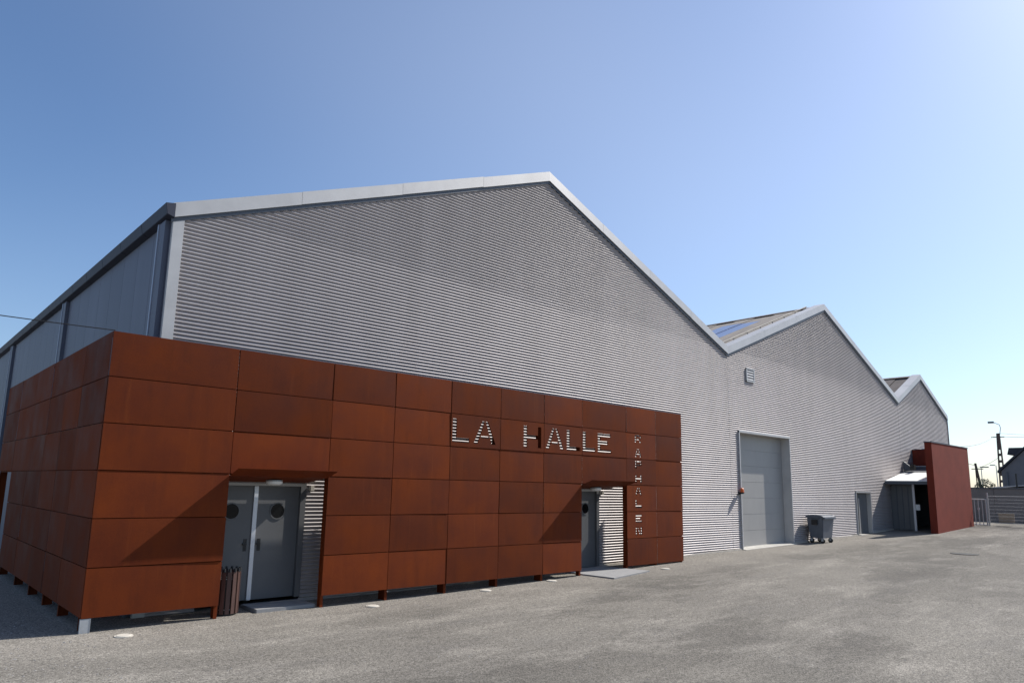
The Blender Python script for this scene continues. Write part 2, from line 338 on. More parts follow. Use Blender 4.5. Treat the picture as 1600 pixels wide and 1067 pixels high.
# steel doors with round windows
def disc(mb, c, r, y0, y1, n=28):
    A = [(c[0] + r * math.cos(2 * math.pi * k / n), y0, c[1] + r * math.sin(2 * math.pi * k / n)) for k in range(n)]
    return mb.prism(A, [(x, y1, z) for x, _, z in A])
def ringm(mb, c, r0, r1, y0, y1, n=28):
    for k in range(n):
        t0, t1 = 2 * math.pi * k / n, 2 * math.pi * (k + 1) / n
        P = lambda r, t, y: (c[0] + r * math.cos(t), y, c[1] + r * math.sin(t))
        mb.prism([P(r0, t0, y0), P(r1, t0, y0), P(r1, t0, y1), P(r0, t0, y1)], [P(r0, t1, y0), P(r1, t1, y0), P(r1, t1, y1), P(r0, t1, y1)])
    return mb
def steel_doors(x0, x1, z0, ztop):
    mb = MB(); yb = D + 0.05
    mb.box(x0, x0 + 0.06, D - 0.035, yb + 0.08, z0, ztop).box(x1 - 0.11, x1, D - 0.035, yb + 0.08, z0, ztop).box(x0 + 0.06, x1 - 0.11, D - 0.035, yb + 0.08, ztop - 0.05, ztop)
    mb.build('door_frame', 'door', hall)
    xm = (x0 + x1 - 0.05) / 2
    for a, b, s in ((x0 + 0.064, xm - 0.004, 1), (xm + 0.004, x1 - 0.114, -1)):
        lf = MB().box(a, b, yb - 0.02, yb + 0.03, z0 + 0.012, ztop - 0.054).build('door_leaf', 'door', hall, bevel=0.003)
        c = ((a + b) / 2 + 0.01, 1.70)
        def sub(mb, n, m):
            o = mb.build(n, m); o.parent = lf; return o
        sub(disc(MB(), c, 0.135, yb - 0.026, yb - 0.021), 'porthole', 'glass_dark')
        sub(ringm(MB(), c, 0.135, 0.158, yb - 0.034, yb - 0.0205), 'porthole_rim', 'door')
        hx = xm + (-0.13 if s > 0 else 0.13)
        sub(MB().box(hx - 0.03, hx + 0.03, yb - 0.028, yb - 0.0205, 0.98, 1.2).box(hx - 0.012, hx + 0.012, yb - 0.07, yb - 0.028, 1.10, 1.125).box(hx - 0.06, hx + 0.012, yb - 0.075, yb - 0.055, 1.095, 1.13), 'handle', 'black')
    MB().box(xm - 0.035, xm + 0.045, yb - 0.05, yb - 0.022, z0 + 0.012, ztop - 0.055).build('astragal', 'alu', hall, bevel=0.004)
steel_doors(1.93, 3.86, 0.10, 2.215)
steel_doors(10.83, 12.74, 0.12, 2.215)
# small square wall box beside each door head
for x in (3.95, 12.83): MB().box(x - 0.035, x + 0.045, D - 0.10, D - 0.012, 2.08, 2.19).build('door_closer_box', 'cap', hall, bevel=0.006)

# sectional goods door
gx0, gx1, gt, rv = 20.50, 24.42, 4.40, 0.36
MB().box(gx0, gx0 + 0.05, D - 0.05, D + rv, 0.1, gt).build('door_jamb', 'trim', hall)
MB().box(gx1 - 0.05, gx1, D - 0.05, D + rv, 0.1, gt).build('door_jamb', 'trim', hall)
MB().box(gx0, gx1, D - 0.055, D + rv, gt - 0.05, gt + 0.03).build('door_lintel', 'trim', hall)
gh = (gt - 0.05 - 0.28) / 7
for k in range(7):
    MB().box(gx0 + 0.055, gx1 - 0.055, D + rv - 0.06, D + rv, 0.28 + gh * k + 0.0015, 0.28 + gh * (k + 1) - 0.0015).build('door_section', 'roller', hall, bevel=0.004)
MB().box(gx0 + 0.05, gx1 - 0.05, D + rv + 0.002, D + rv + 0.05, 0.1, gt - 0.05).build('door_backing', 'black', hall)
MB().prism([(gx0, D - 0.16, 0.1), (gx0, D - 0.16, gz(gx0) + 0.012), (gx0, D + rv, gz(gx0) + 0.05), (gx0, D + rv, 0.1)], [(gx1, D - 0.16, 0.1), (gx1, D - 0.16, gz(gx1) + 0.012), (gx1, D + rv, gz(gx1) + 0.05), (gx1, D + rv, 0.1)]).build('sill', 'concrete', hall)
# flush service door
sx0, sx1, stp, srv = 30.67, 32.37, 2.36, 0.20
MB().box(sx0, sx0 + 0.05, D - 0.04, D + srv, 0.3, stp).box(sx1 - 0.05, sx1, D - 0.04, D + srv, 0.3, stp).box(sx0, sx1, D - 0.043, D + srv, stp - 0.05, stp + 0.02).build('service_door_frame', 'trim', hall)
for a, b in ((sx0 + 0.055, 31.25), (31.26, sx1 - 0.055)):
    o = MB().box(a, b, D + srv - 0.05, D + srv, 0.40, stp - 0.055)  .build('service_door_leaf', 'door', hall, bevel=0.006)
MB().box(31.27, 31.33, D + srv - 0.09, D + srv - 0.055, 0.42, stp - 0.3).build('service_door_edge', 'trim', hall)
MB().box(sx0, sx1, D + srv + 0.002, D + srv + 0.03, 0.2, stp).build('door_backing', 'black', hall)
MB().box(sx0 - 0.02, sx1 + 0.02, D - 0.16, D + srv, 0.2, 0.462).build('sill', 'concrete', hall)
# louvre vent
vx0, vx1, vz0, vz1 = 21.21, 21.80, 6.28, 6.79
MB().box(vx0, vx0 + 0.05, D - 0.045, D, vz0, vz1).box(vx1 - 0.05, vx1, D - 0.045, D, vz0, vz1).box(vx0, vx1, D - 0.048, D, vz0 - 0.001, vz0 + 0.05).box(vx0, vx1, D - 0.048, D, vz1 - 0.05, vz1 + 0.001).build('vent_frame', 'trim', hall)
MB().box(vx0 + 0.05, vx1 - 0.05, D - 0.02, D - 0.012, vz0 + 0.05, vz1 - 0.05).build('vent_backing', 'black', hall)
for k in range(4):
    z = vz0 + 0.085 + 0.098 * k
    MB().prism([(vx0 + 0.05, D - 0.043, z), (vx0 + 0.05, D - 0.025, z + 0.05), (vx0 + 0.05, D - 0.025, z + 0.04), (vx0 + 0.05, D - 0.043, z - 0.012)], [(vx1 - 0.05, D - 0.043, z), (vx1 - 0.05, D - 0.025, z + 0.05), (vx1 - 0.05, D - 0.025, z + 0.04), (vx1 - 0.05, D - 0.043, z - 0.012)]).build('vent_slat', 'trim', hall)
# glazed entrance doors under the far canopy
MB().box(35.0, 35.07, D - 0.04, D + 0.15, 0.4, 2.7).box(37.13, 37.2, D - 0.04, D + 0.15, 0.4, 2.7).box(35.0, 37.2, D - 0.043, D + 0.15, 2.63, 2.71).box(36.06, 36.14, D, D + 0.1, 0.55, 2.63).build('entrance_frame', 'trim_dark', hall)
for a, b in ((35.07, 36.06), (36.14, 37.13)): MB().box(a, b, D + 0.04, D + 0.06, 0.55, 2.63).build('entrance_pane', 'glass_dark', hall)

# beacon lamp at the goods door
o = thing('beacon_lamp', (20.43, D - 0.02, 2.16), 'small orange beacon lamp on the jamb left of the goods door', 'lamp')
MB().box(20.38, 20.48, D - 0.05, D - 0.012, 2.14, 2.24).box(20.40, 20.46, D - 0.17, D - 0.05, 2.17, 2.20).build('bracket', 'black', o)
mb = MB(); mb.tube((20.43, D - 0.13, 2.20), (20.43, D - 0.13, 2.23), 0.075, n=14).build('base', 'black', o)
mb = MB(); mb.tube((20.43, D - 0.13, 2.23), (20.43, D - 0.13, 2.35), 0.065, 0.055, n=14); mb.tube((20.43, D - 0.13, 2.35), (20.43, D - 0.13, 2.38), 0.055, 0.02, n=14)
mb.build('lens', 'orange', o)
# floodlight on the hall wall above the entrance canopy
o = thing('floodlight', (37.1, D, 3.5), 'small dark floodlight bracketed to the cladding above the white canopy', 'floodlight')
MB().prism([(36.95, D - 0.02, 3.45), (36.95, D - 0.5, 3.50), (36.95, D - 0.5, 3.58), (36.95, D - 0.02, 3.98)], [(37.02, D - 0.02, 3.45), (37.02, D - 0.5, 3.50), (37.02, D - 0.5, 3.58), (37.02, D - 0.02, 3.98)]).build('bracket', 'trim_dark', o)
MB().box(36.7, 36.95, D - 0.6, D - 0.4, 3.52, 3.78).build('lamp_head', 'black', o, bevel=0.01)

# ------------------------------------------------------------------ rusted steel screen
G0, RH = 0.2057, 0.72
XS = [0.0, 2.009, 3.862, 5.285, 6.743, 8.205, 9.65, 11.056, 12.907, 14.265, 15.585]
YS = [0.0, 1.745, 3.056, 4.463, 6.109, 8.156, 10.25]
screen = thing('steel_screen', (7.8, 0, 0), 'rust-brown weathering steel panel screen wrapped round the near corner of the hall', 'screen')
TH, GAP = 0.022, 0.007
def poly_panel(w_, h_, holes):
    cu = bpy.data.curves.new('panel', 'CURVE'); cu.dimensions = '2D'; cu.fill_mode = 'BOTH'; cu.extrude = TH / 2
    def sp(pts):
        s = cu.splines.new('POLY'); s.points.add(len(pts) - 1)
        for p, q in zip(s.points, pts): p.co = (q[0], q[1], 0, 1)
        s.use_cyclic_u = True
    sp([(0, 0), (w_, 0), (w_, h_), (0, h_)])
    for h in holes: sp(h)
    to = bpy.data.objects.new('tmp', cu); col.objects.link(to); bpy.context.view_layer.update()
    me = bpy.data.meshes.new_from_object(to.evaluated_get(bpy.context.evaluated_depsgraph_get())); bpy.data.objects.remove(to)
    me.transform(Matrix.Rotation(math.pi / 2, 4, 'X')); me.transform(Matrix.Translation((0, TH / 2, 0)))
    me.materials.clear(); me.name = 'panel'; return me
def R4(x0, x1, z0, z1): return [(x0, z0), (x1, z0), (x1, z1), (x0, z1)]
Z0L, Z1L = 3.185, 3.695
def let_L(x, w_, st=0.115): return [[(x, Z0L), (x + w_, Z0L), (x + w_, Z0L + 0.10), (x + st, Z0L + 0.10), (x + st, Z1L), (x, Z1L)]]
def let_A(x, w_, st=0.12):
    c = x + w_ / 2; g = 0.012
    out = [[(x, Z0L), (x + st, Z0L), (c - g, Z1L), (c - g - 0.075, Z1L)], [(x + w_ - st, Z0L), (x + w_, Z0L), (c + g + 0.075, Z1L), (c + g, Z1L)]]
    zb = 3.315; f = (zb - Z0L) / (Z1L - Z0L); xl = x + st + (c - g - x - st) * f
    out.append([(xl + 0.03, zb), (2 * c - xl - 0.03, zb), (2 * c - xl - 0.045, zb + 0.05), (xl + 0.045, zb + 0.05)]); return out
def let_H(x, w_, st=0.115): return [[(x, Z0L), (x + st, Z0L), (x + st, 3.39), (x + w_ - st, 3.39), (x + w_ - st, Z0L), (x + w_, Z0L), (x + w_, Z1L), (x + w_ - st, Z1L), (x + w_ - st, 3.485), (x + st, 3.485), (x + st, Z1L), (x, Z1L)]]
def let_E(x, w_, st=0.11): return [[(x, Z0L), (x + w_, Z0L), (x + w_, Z0L + 0.085), (x + st, Z0L + 0.085), (x + st, 3.40), (x + w_ * 0.74, 3.40), (x + w_ * 0.74, 3.495), (x + st, 3.495), (x + st, Z1L - 0.09), (x + w_ * 0.95, Z1L - 0.09), (x + w_ * 0.95, Z1L), (x, Z1L)]]
BIG = {4: let_L(6.79, 0.48) + let_A(7.395, 0.665), 5: let_H(8.952, 0.595), 6: let_A(9.705, 0.66) + let_L(10.472, 0.52), 7: let_L(11.09, 0.49) + let_E(11.682, 0.555)}
def small(ch, zt):
    x, w_, h, s = 13.293, 0.285, 0.215, 0.062; z = zt - h; X = x + w_; bg = 0.012
    V = lambda a, b: R4(x + a, x + b, z, zt)
    if ch == 'L': return [[(x, z), (X, z), (X, z + s), (x + s, z + s), (x + s, zt), (x, zt)]]
    if ch == 'E': return [[(x, z), (X, z), (X, z + 0.042), (x + s, z + 0.042), (x + s, z + 0.088), (X - 0.06, z + 0.088), (X - 0.06, z + 0.13), (x + s, z + 0.13), (x + s, zt - 0.042), (X, zt - 0.042), (X, zt), (x, zt)]]
    if ch == 'H': return [[(x, z), (x + s, z), (x + s, z + 0.085), (X - s, z + 0.085), (X - s, z), (X, z), (X, zt), (X - s, zt), (X - s, z + 0.135), (x + s, z + 0.135), (x + s, zt), (x, zt)]]
    if ch == 'A':
        c = x + w_ / 2
        return [[(x, z), (x + s, z), (c - 0.006, zt), (c - 0.05, zt)], [(X - s, z), (X, z), (c + 0.05, zt), (c + 0.006, zt)], R4(c - 0.045, c + 0.045, z + 0.055, z + 0.09)]
    if ch == 'P': return [V(0, s), R4(x + s + bg, X - s, zt - 0.05, zt), R4(x + s + bg, X - s, z + 0.075, z + 0.12), R4(X - s + bg, X, z + 0.085, zt - 0.01)]
    if ch == 'R': return [V(0, s), R4(x + s + bg, X - s, zt - 0.05, zt), R4(x + s + bg, X - s - 0.01, z + 0.08, z + 0.122), R4(X - s + bg, X, z + 0.10, zt - 0.01), [(X - s - 0.05, z + 0.068), (X - s + 0.0, z), (X, z), (X - s + 0.02, z + 0.068)]]
    if ch == 'N': return [V(0, s), R4(X - s, X, z, zt), [(x + s + bg, zt), (X - s - 0.05, z), (X - s - bg, z), (X - s - bg, z + 0.06), (x + s + bg + 0.035, zt)]]
ZS = dict(zip(range(8), (3.76, 3.365, 3.035, 2.645, 2.306, 1.957, 1.567, 1.226)))
SMALL = {}
for i, ch in enumerate('RAPHALEN'): SMALL.setdefault(1 + i // 2, []).extend(small(ch, ZS[i]))
def is_open(c, r): return c in (1, 7) and r >= 3
cache = {}
for c in range(10):
    for r in range(6):
        if is_open(c, r): continue
        x0, x1 = XS[c] + GAP, XS[c + 1] - GAP; zt = G0 + RH * (6 - r) - GAP; zb = G0 + RH * (5 - r) + GAP
        holes = SMALL.get(r) if c == 8 else (BIG.get(c) if r == 1 else None)
        if holes: me = poly_panel(x1 - x0, zt - zb, [[(p - x0, q - zb) for p, q in h] for h in holes])
        else:
            k = round(x1 - x0, 3)
            if k not in cache:
                mb = MB(); ww, hh = x1 - x0, zt - zb
                NX, NZ = 10, 6
                fp = lambda i, j: (ww * i / NX, -0.006 * math.sin(math.pi * i / NX) ** 0.7 * math.sin(math.pi * j / NZ) ** 0.7, hh * j / NZ)
                i0 = len(mb.v); mb.v += [fp(i, j) for j in range(NZ + 1) for i in range(NX + 1)]
                mb.f += [(i0 + j * (NX + 1) + i, i0 + j * (NX + 1) + i + 1, i0 + (j + 1) * (NX + 1) + i + 1, i0 + (j + 1) * (NX + 1) + i) for j in range(NZ) for i in range(NX)]
                mb.box(0, ww, 0.0045, 0.035, 0, 0.004).box(0, ww, 0.0045, 0.035, hh - 0.004, hh).box(0, 0.004, 0.0045, 0.035, 0.0045, hh - 0.0045).box(ww - 0.004, ww, 0.0045, 0.035, 0.0045, hh - 0.0045)
                cache[k] = mb.mesh('panel')
                for p in cache[k].polygons: p.use_smooth = len(p.vertices) == 4 and abs(p.normal.y) > 0.9
            me = cache[k]
        o = link('panel', me, 'corten', screen); o.matrix_parent_inverse = Matrix.Translation(-screen.location)
        o.location = (x0, random.uniform(-0.003, 0.003), zb); o.rotation_euler = (random.uniform(-0.011, 0.006), 0, random.uniform(-0.005, 0.005))
        if holes: o['label'] = ('steel panel with large cut-out letters' if r == 1 and c < 8 else 'steel panel with small cut-out letters stacked vertically')
for c in range(6):
    for r in range(6):
        if c == 5 and r >= 3: continue
        y0, y1 = YS[c] + GAP + (0.045 if c == 0 else 0), YS[c + 1] - GAP; zb = G0 + RH * (5 - r) + GAP; hh = RH - 2 * GAP
        k = ('s', round(y1 - y0, 3))
        if k not in cache:
            ww = y1 - y0; mb = MB(); mb.box(0, 0.004, 0, ww, 0, hh).box(0.0045, 0.035, 0, ww, 0, 0.004).box(0.0045, 0.035, 0, ww, hh - 0.004, hh); cache[k] = mb.mesh('panel')
        o = link('panel', cache[k], 'corten', screen); o.matrix_parent_inverse = Matrix.Translation(-screen.location)
        o.location = (random.uniform(-0.003, 0.003) + 0.004, y0, zb)
# posts: I-sections behind the joints, reaching the ground
def post_mesh(dy):
    mb = MB(); mb.box(-0.03, 0.03, 0.042, 0.052, 0, 1).box(-0.004, 0.004, 0.052, 0.042 + dy - 0.01, 0, 1).box(-0.03, 0.03, 0.042 + dy - 0.01, 0.042 + dy, 0, 1); return mb.mesh('post')
pmesh = post_mesh(0.22); jmesh = post_mesh(0.11)
for i, x in enumerate(XS):
    xx = x + (0.06 if i == 0 else -0.045 if i == 10 else -0.036 if i in (1, 7) else 0.036 if i in (2, 8) else 0)
    zb = gz(x) - 0.05
    o = link('post', jmesh if i in (1, 2, 7, 8) else pmesh, 'corten', screen); o.matrix_parent_inverse = Matrix.Translation(-screen.location)
    o.location = (xx, 0, zb); o.scale = (1, 1, G0 + 5 * RH - 0.02 - zb)
MB().box(0.005, 0.135, 0.005, 0.04, -0.05, G0 - 0.002).box(0.0, 0.005, 0.0, 0.045, -0.05, G0 - 0.002).box(0.135, 0.14, 0.0, 0.045, -0.05, G0 - 0.002).build('corner_foot', 'galv', screen)
smesh = MB().box(0.042, 0.052, -0.03, 0.03, 0, 1).box(0.052, 0.2, -0.004, 0.004, 0, 1).mesh('post')
for y in YS[1:]:
    o = link('post', smesh, 'corten', screen); o.matrix_parent_inverse = Matrix.Translation(-screen.location); o.location = (0, y - (0.035 if y > 10 else 0), -0.05); o.scale = (1, 1, G0 + 6 * RH + 0.02)
# horizontal rails behind the joints
for r in range(0, 6):
    z = G0 + RH * (6 - r) - (0.04 if r == 0 else 0)
    runs = [(0, 10)] if r <= 3 else [(0, 1), (2, 7), (8, 10)]
    for a, b in runs:
        for c in range(a, b): MB().box(XS[c] + 0.012, XS[c + 1] - 0.012, 0.053, 0.068, z - 0.022, z + 0.022).build('rail', 'corten', screen)
    MB().box(0.044, 0.062, 0.07, YS[5 if r > 3 else 6] - 0.04, z - 0.022, z + 0.022).build('rail', 'galv' if r in (1, 2) else 'corten', screen)  # upper left-face rails coloured pale to imitate sky reflected in the seams
# tilted door hoods
for a, b in ((XS[1], XS[2]), (XS[7], XS[8])):
    pr = [(0.80, 2.235), (0.0, 2.335), (-0.366, 2.455), (-0.366, 2.463), (0.0, 2.343), (0.80, 2.243)]
    o = MB().prism([(a + 0.004, y, z) for y, z in pr], [(b - 0.004, y, z) for y, z in pr]).build('door_hood', 'corten', screen)

# lamps under the hoods
for x, y, lb in ((3.0, 0.42, 'round white ceiling lamp under the rusty hood nearest the camera'), (12.1, 0.42, 'white lamp under the rusty hood beside the vertical lettering')):
    z = 2.335 - y * 0.125
    o = thing('ceiling_lamp', (x, y, z), lb, 'lamp', 'lamps under the door hoods')
    MB().tube((x, y, z - 0.004), (x, y, z - 0.03), 0.145, 0.15, n=28).build('base', 'galv', o)
    mb = MB(); mb.tube((x, y, z - 0.03), (x, y, z - 0.075), 0.15, 0.145, n=28); mb.tube((x, y, z - 0.0755), (x, y, z - 0.095), 0.145, 0.09, n=28); mb.build('diffuser', 'white', o)
# slabs at the doors
tag(MB().box(2.72, 3.83, 0.14, 0.83, -0.03, 0.06).build('threshold_slab', 'slab', bevel=0.008), 'flat grey slab in the shade at the double door behind the litter bin', 'slab', 'door slabs')
mb = MB(); q = [(11.16, 0.02), (11.22, -0.90), (12.98, -0.66), (12.86, 0.06)]; q2 = [(11.2, 0.82), (11.16, 0.021), (12.86, 0.061), (12.82, 0.82)]
mb.prism([(x, y, 0.05) for x, y in q], [(x, y, gz(x) + 0.03) for x, y in q]); mb.prism([(x, y, 0.05) for x, y in q2], [(x, y, gz(x) + 0.028) for x, y in q2])
tag(mb.build('threshold_slab', 'slab'), 'pale slab reaching out from the door beside the vertical lettering', 'slab', 'door slabs')
# round caps in the ground
for i, (x, y, lb) in enumerate(((0.47, -0.51, 'flat white round ground cap near the corner post of the screen'), (4.72, -0.40, 'flat white ground cap right of the nearest door opening'), (7.67, -0.22, 'flat white ground cap below the letters LA'), (9.86, -0.10, 'flat white ground cap just left of the second door opening'), (13.75, -0.62, 'flat white ground cap by the right end of the screen'))):
    mb = MB(); z = gz(x); mb.tube((x, y, z - 0.02), (x, y, z + 0.012), 0.125, n=26); mb.tube((x, y, z + 0.0125), (x, y, z + 0.02), 0.105, 0.095, n=26)
    tag(mb.build('ground_cap', 'cap'), lb, 'ground cap', 'round caps along the foot of the screen')
tag(MB().tube((25.5, -4.57, gz(25.5) - 0.02), (25.5, -4.57, gz(25.5) + 0.012), 0.42, n=30).build('manhole_cover', 'rubber'), 'dark round manhole cover in the far yard', 'manhole cover')

# ------------------------------------------------------------------ slatted litter bin
bx, by, br = 2.26, 0.36, 0.20
o = thing('litter_bin', (bx, by, 0), 'dark brown wooden slat litter bin in the nearest door opening', 'litter bin')
sm = MB().box(-0.036, 0.036, -0.011, 0.011, 0.03, 0.72).mesh('slat', 0.004)
for k in range(14):
    a = 2 * math.pi * k / 14
    s = link('slat', sm, 'slat_wood', o); s.matrix_parent_inverse = Matrix.Translation(-o.location); s.location = (bx + br * math.cos(a), by + br * math.sin(a), 0.0); s.rotation_euler = (0, 0, a + math.pi / 2)
    MB().tube((bx + br * math.cos(a), by + br * math.sin(a), 0.715), (bx + br * math.cos(a), by + br * math.sin(a), 0.775), 0.026, 0.02, n=8).build('finial', 'black', o)
for z in (0.10, 0.60):
    mb = MB(); P = [(bx + (br - 0.016) * math.cos(2 * math.pi * k / 24), by + (br - 0.016) * math.sin(2 * math.pi * k / 24), z) for k in range(25)]
    mb.path(P, 0.008).build('hoop', 'galv', o)
MB().tube((bx, by, 0.05), (bx, by, 0.62), br - 0.03, br - 0.025, n=24).build('liner', 'black', o)
MB().tube((bx, by, 0.0), (bx, by, 0.045), br - 0.02, n=24).build('base', 'black', o)

# ------------------------------------------------------------------ wheeled waste container
o = thing('waste_container', (25.9, 0.42, gz(25.9)), 'dark grey four-wheeled waste container between the goods door and service door', 'waste container')
zg = gz(25.9); cx, cy = 25.87, 0.42
def ring_(hx, hy, z, x=cx): return [(x - hx, cy - hy, z), (x + hx, cy - hy, z), (x + hx, cy + hy, z), (x - hx, cy + hy, z)]
MB().prism(ring_(0.42, 0.25, zg + 0.19), ring_(0.51, 0.325, zg + 0.96)).build('body', 'bin_plastic', o, bevel=0.02)
MB().prism(ring_(0.55, 0.36, zg + 0.962), ring_(0.55, 0.36, zg + 1.0)).build('rim', 'bin_plastic', o, bevel=0.01)
lid = []
for t in range(9):
    a = math.pi * t / 8; lid.append((cy - 0.36 * math.cos(a), zg + 1.003 + 0.085 * math.sin(a)))
MB().prism([(cx - 0.54, y, z) for y, z in lid], [(cx + 0.54, y, z) for y, z in lid]).build('lid', 'bin_plastic', o, bevel=0.006)
MB().box(cx - 0.54, cx + 0.54, cy - 0.40, cy - 0.362, zg + 0.93, zg + 1.0).build('front_lip', 'bin_plastic', o, bevel=0.008)
for s in (-1, 1):
    MB().box(cx + s * 0.545 - 0.02, cx + s * 0.545 + 0.02, cy - 0.12, cy + 0.12, zg + 0.70, zg + 0.90).build('side_grip', 'black', o, bevel=0.01)
    for q in (-1, 1):
        wx, wy = cx + s * 0.36, cy + q * 0.21
        MB().tube((wx - 0.025, wy, zg + 0.09), (wx + 0.025, wy, zg + 0.09), 0.09, n=18).build('wheel', 'rubber', o)
        MB().box(wx - 0.045, wx - 0.03, wy - 0.04, wy + 0.04, zg + 0.07, zg + 0.20).box(wx + 0.03, wx + 0.045, wy - 0.04, wy + 0.04, zg + 0.07, zg + 0.20).box(wx - 0.045, wx + 0.045, wy - 0.05, wy + 0.05, zg + 0.185, zg + 0.205).build('castor', 'galv', o)

# ------------------------------------------------------------------ red entrance wall and white canopy
o = thing('entrance_wall', (37, -1.2, gz(37)), 'tall freestanding dull red wall in front of the far end of the hall', 'wall')
zt = 4.70
def wall_seg(x0, x1, y0, y1, z0, z1, z1b=None, b0=None):
    z1b = z1 if z1b is None else z1b
    return MB().prism([(x0, y0, z0), (x0, y1, z0), (x0, y1, z1), (x0, y0, z1)], [(x1, y0, z0 if b0 is None else b0), (x1, y1, z0 if b0 is None else b0), (x1, y1, z1b), (x1, y0, z1b)])
wall_seg(34.05, 39.75, -1.35, -1.05, 0.3, zt).build('wall', 'red_render', o, bevel=0.008)
wall_seg(34.03, 39.77, -1.37, -1.03, zt + 0.002, zt + 0.04).build('coping', 'trim_dark', o)
wall_seg(38.45, 38.70, -1.045, D - 0.02, 3.62, 4.62).build('cross_wall', 'red_render', o)
wall_seg(38.45, 38.70, -1.045, D - 0.02, 0.4, 3.615).build('shaded_lower_wall', 'trim_dark', o)  # lower part of the cross wall, porch shade put into its dark colour
wall_seg(38.43, 38.72, -1.04, D - 0.02, 4.622, 4.65).build('coping', 'trim_dark', o)
o = thing('entrance_canopy', (36, 0, 2.9), 'bright white sloping canopy between the hall and the red wall', 'canopy')
yl, yr = -1.04, D - 0.03
ncs = 8
for k in range(ncs):
    a = yl + (yr - yl) * k / ncs + 0.003; b = yl + (yr - yl) * (k + 1) / ncs - 0.003
    MB().prism([(34.25, a, 2.90), (34.25, b, 2.90), (34.25, b, 2.925), (34.25, a, 2.925)], [(36.75, a, 3.36), (36.75, b, 3.36), (36.75, b, 3.385), (36.75, a, 3.385)]).build('roof_sheet', 'white', o)
MB().box(34.22, 34.28, yl, yr, 2.76, 2.897).build('edge_beam', 'trim_dark', o)
MB().prism([(36.76, yl, 3.34), (36.76, yr, 3.34), (36.76, yr, 3.40), (36.76, yl, 3.40)], [(38.44, yl, 3.50), (38.44, yr, 3.50), (38.44, yr, 3.72), (38.44, yl, 3.72)]).build('upper_flashing', 'trim_dark', o)
MB().box(38.38, 38.44, yl, yr, 3.722, 3.78).build('flashing_strip', 'galv', o)
for x, y in ((35.0, -0.15),):
    MB().box(x - 0.04, x + 0.04, y - 0.05, y + 0.05, 0.4, 3.0).build('post', 'alu', o, bevel=0.005)
MB().box(34.93, 34.96, -0.40, -0.22, 1.55, 1.82).build('letter_box', 'white', o, bevel=0.006)
MB().box(34.98, 35.02, -0.10, yr, 0.6, 2.75).build('side_pane', 'door', o)
for y in (0.08, 0.33, 0.58): MB().box(34.955, 34.978, y, y + 0.03, 0.6, 2.75).build('mullion', 'trim_dark', o)

# ------------------------------------------------------------------ gate, mesh fence, boundary wall
o = thing('metal_gate', (40.3, -1.2, gz(40.3)), 'narrow pale metal bar gate beside the red wall', 'gate')
gp = [(40.25, -1.15), (40.42, -1.78)]; z0 = gz(40.3)
for k in range(5):
    t = k / 4; x = gp[0][0] + (gp[1][0] - gp[0][0]) * t; y = gp[0][1] + (gp[1][1] - gp[0][1]) * t
    MB().tube((x, y, z0 + 0.02), (x, y, z0 + 1.36), 0.034 if k in (0, 4) else 0.022, n=8).build('bar', 'fence', o)
for z in (0.06, 1.34): MB().tube((*gp[0], z0 + z), (*gp[1], z0 + z), 0.03, n=8).build('rail', 'fence', o)
MB().box(40.31, 40.37, -1.50, -1.42, z0 + 0.8, z0 + 0.92).build('lock', 'galv', o)
o = thing('mesh_fence', (41.2, -4, gz(41.2)), 'pale wire mesh fence with slim posts beside the gate', 'fence')
fp = [(40.62, -1.82), (40.95, -3.42), (41.35, -5.4), (41.75, -7.4)]
for i, (x, y) in enumerate(fp):
    z = gz(x); MB().box(x - 0.03, x + 0.03, y - 0.03, y + 0.03, z - 0.05, z + 1.68 + (0.12 if i else 0)).build('post', 'fence', o)
for i, ((xa, ya), (xb, yb)) in enumerate(zip(fp, fp[1:])):
    z = gz(xa) + 0.15 + (0.15 if i else 0); mb = MB()
    for k in range(9): mb.tube((xa, ya, z + 0.17 * k), (xb, yb, z + 0.17 * k), 0.011 if k in (0, 8) else 0.006, n=5)
    n = 32
    for k in range(1, n): x = xa + (xb - xa) * k / n; y = ya + (yb - ya) * k / n; mb.tube((x, y, z), (x, y, z + 1.36), 0.0025, n=4)
    mb.build('mesh_panel', 'fence', o)
o = MB().prism([(41.02, -2.15, 0.98), (41.02, -2.82, 0.98), (41.02, -2.82, 1.43), (41.02, -2.15, 1.43)], [(41.05, -2.15, 0.98), (41.05, -2.82, 0.98), (41.05, -2.82, 1.43), (41.05, -2.15, 1.43)]).build('board', 'board')
tag(o, 'plain brown board hung on the wire mesh fence', 'board')
o = thing('boundary_wall', (46, -4, 0.9), 'long low grey boundary wall behind the wire fence', 'wall')
for k in range(10):
    y1 = 1.6 - 2.5 * k; MB().box(46.0, 46.2, y1 - 2.488, y1, 0.6, 2.72 + 0.0 * k).build('wall_section', 'wallgrey', o, bevel=0.01)
MB().box(45.96, 46.24, -23.5, 1.62, 2.722, 2.78).build('coping', 'trim_dark', o)

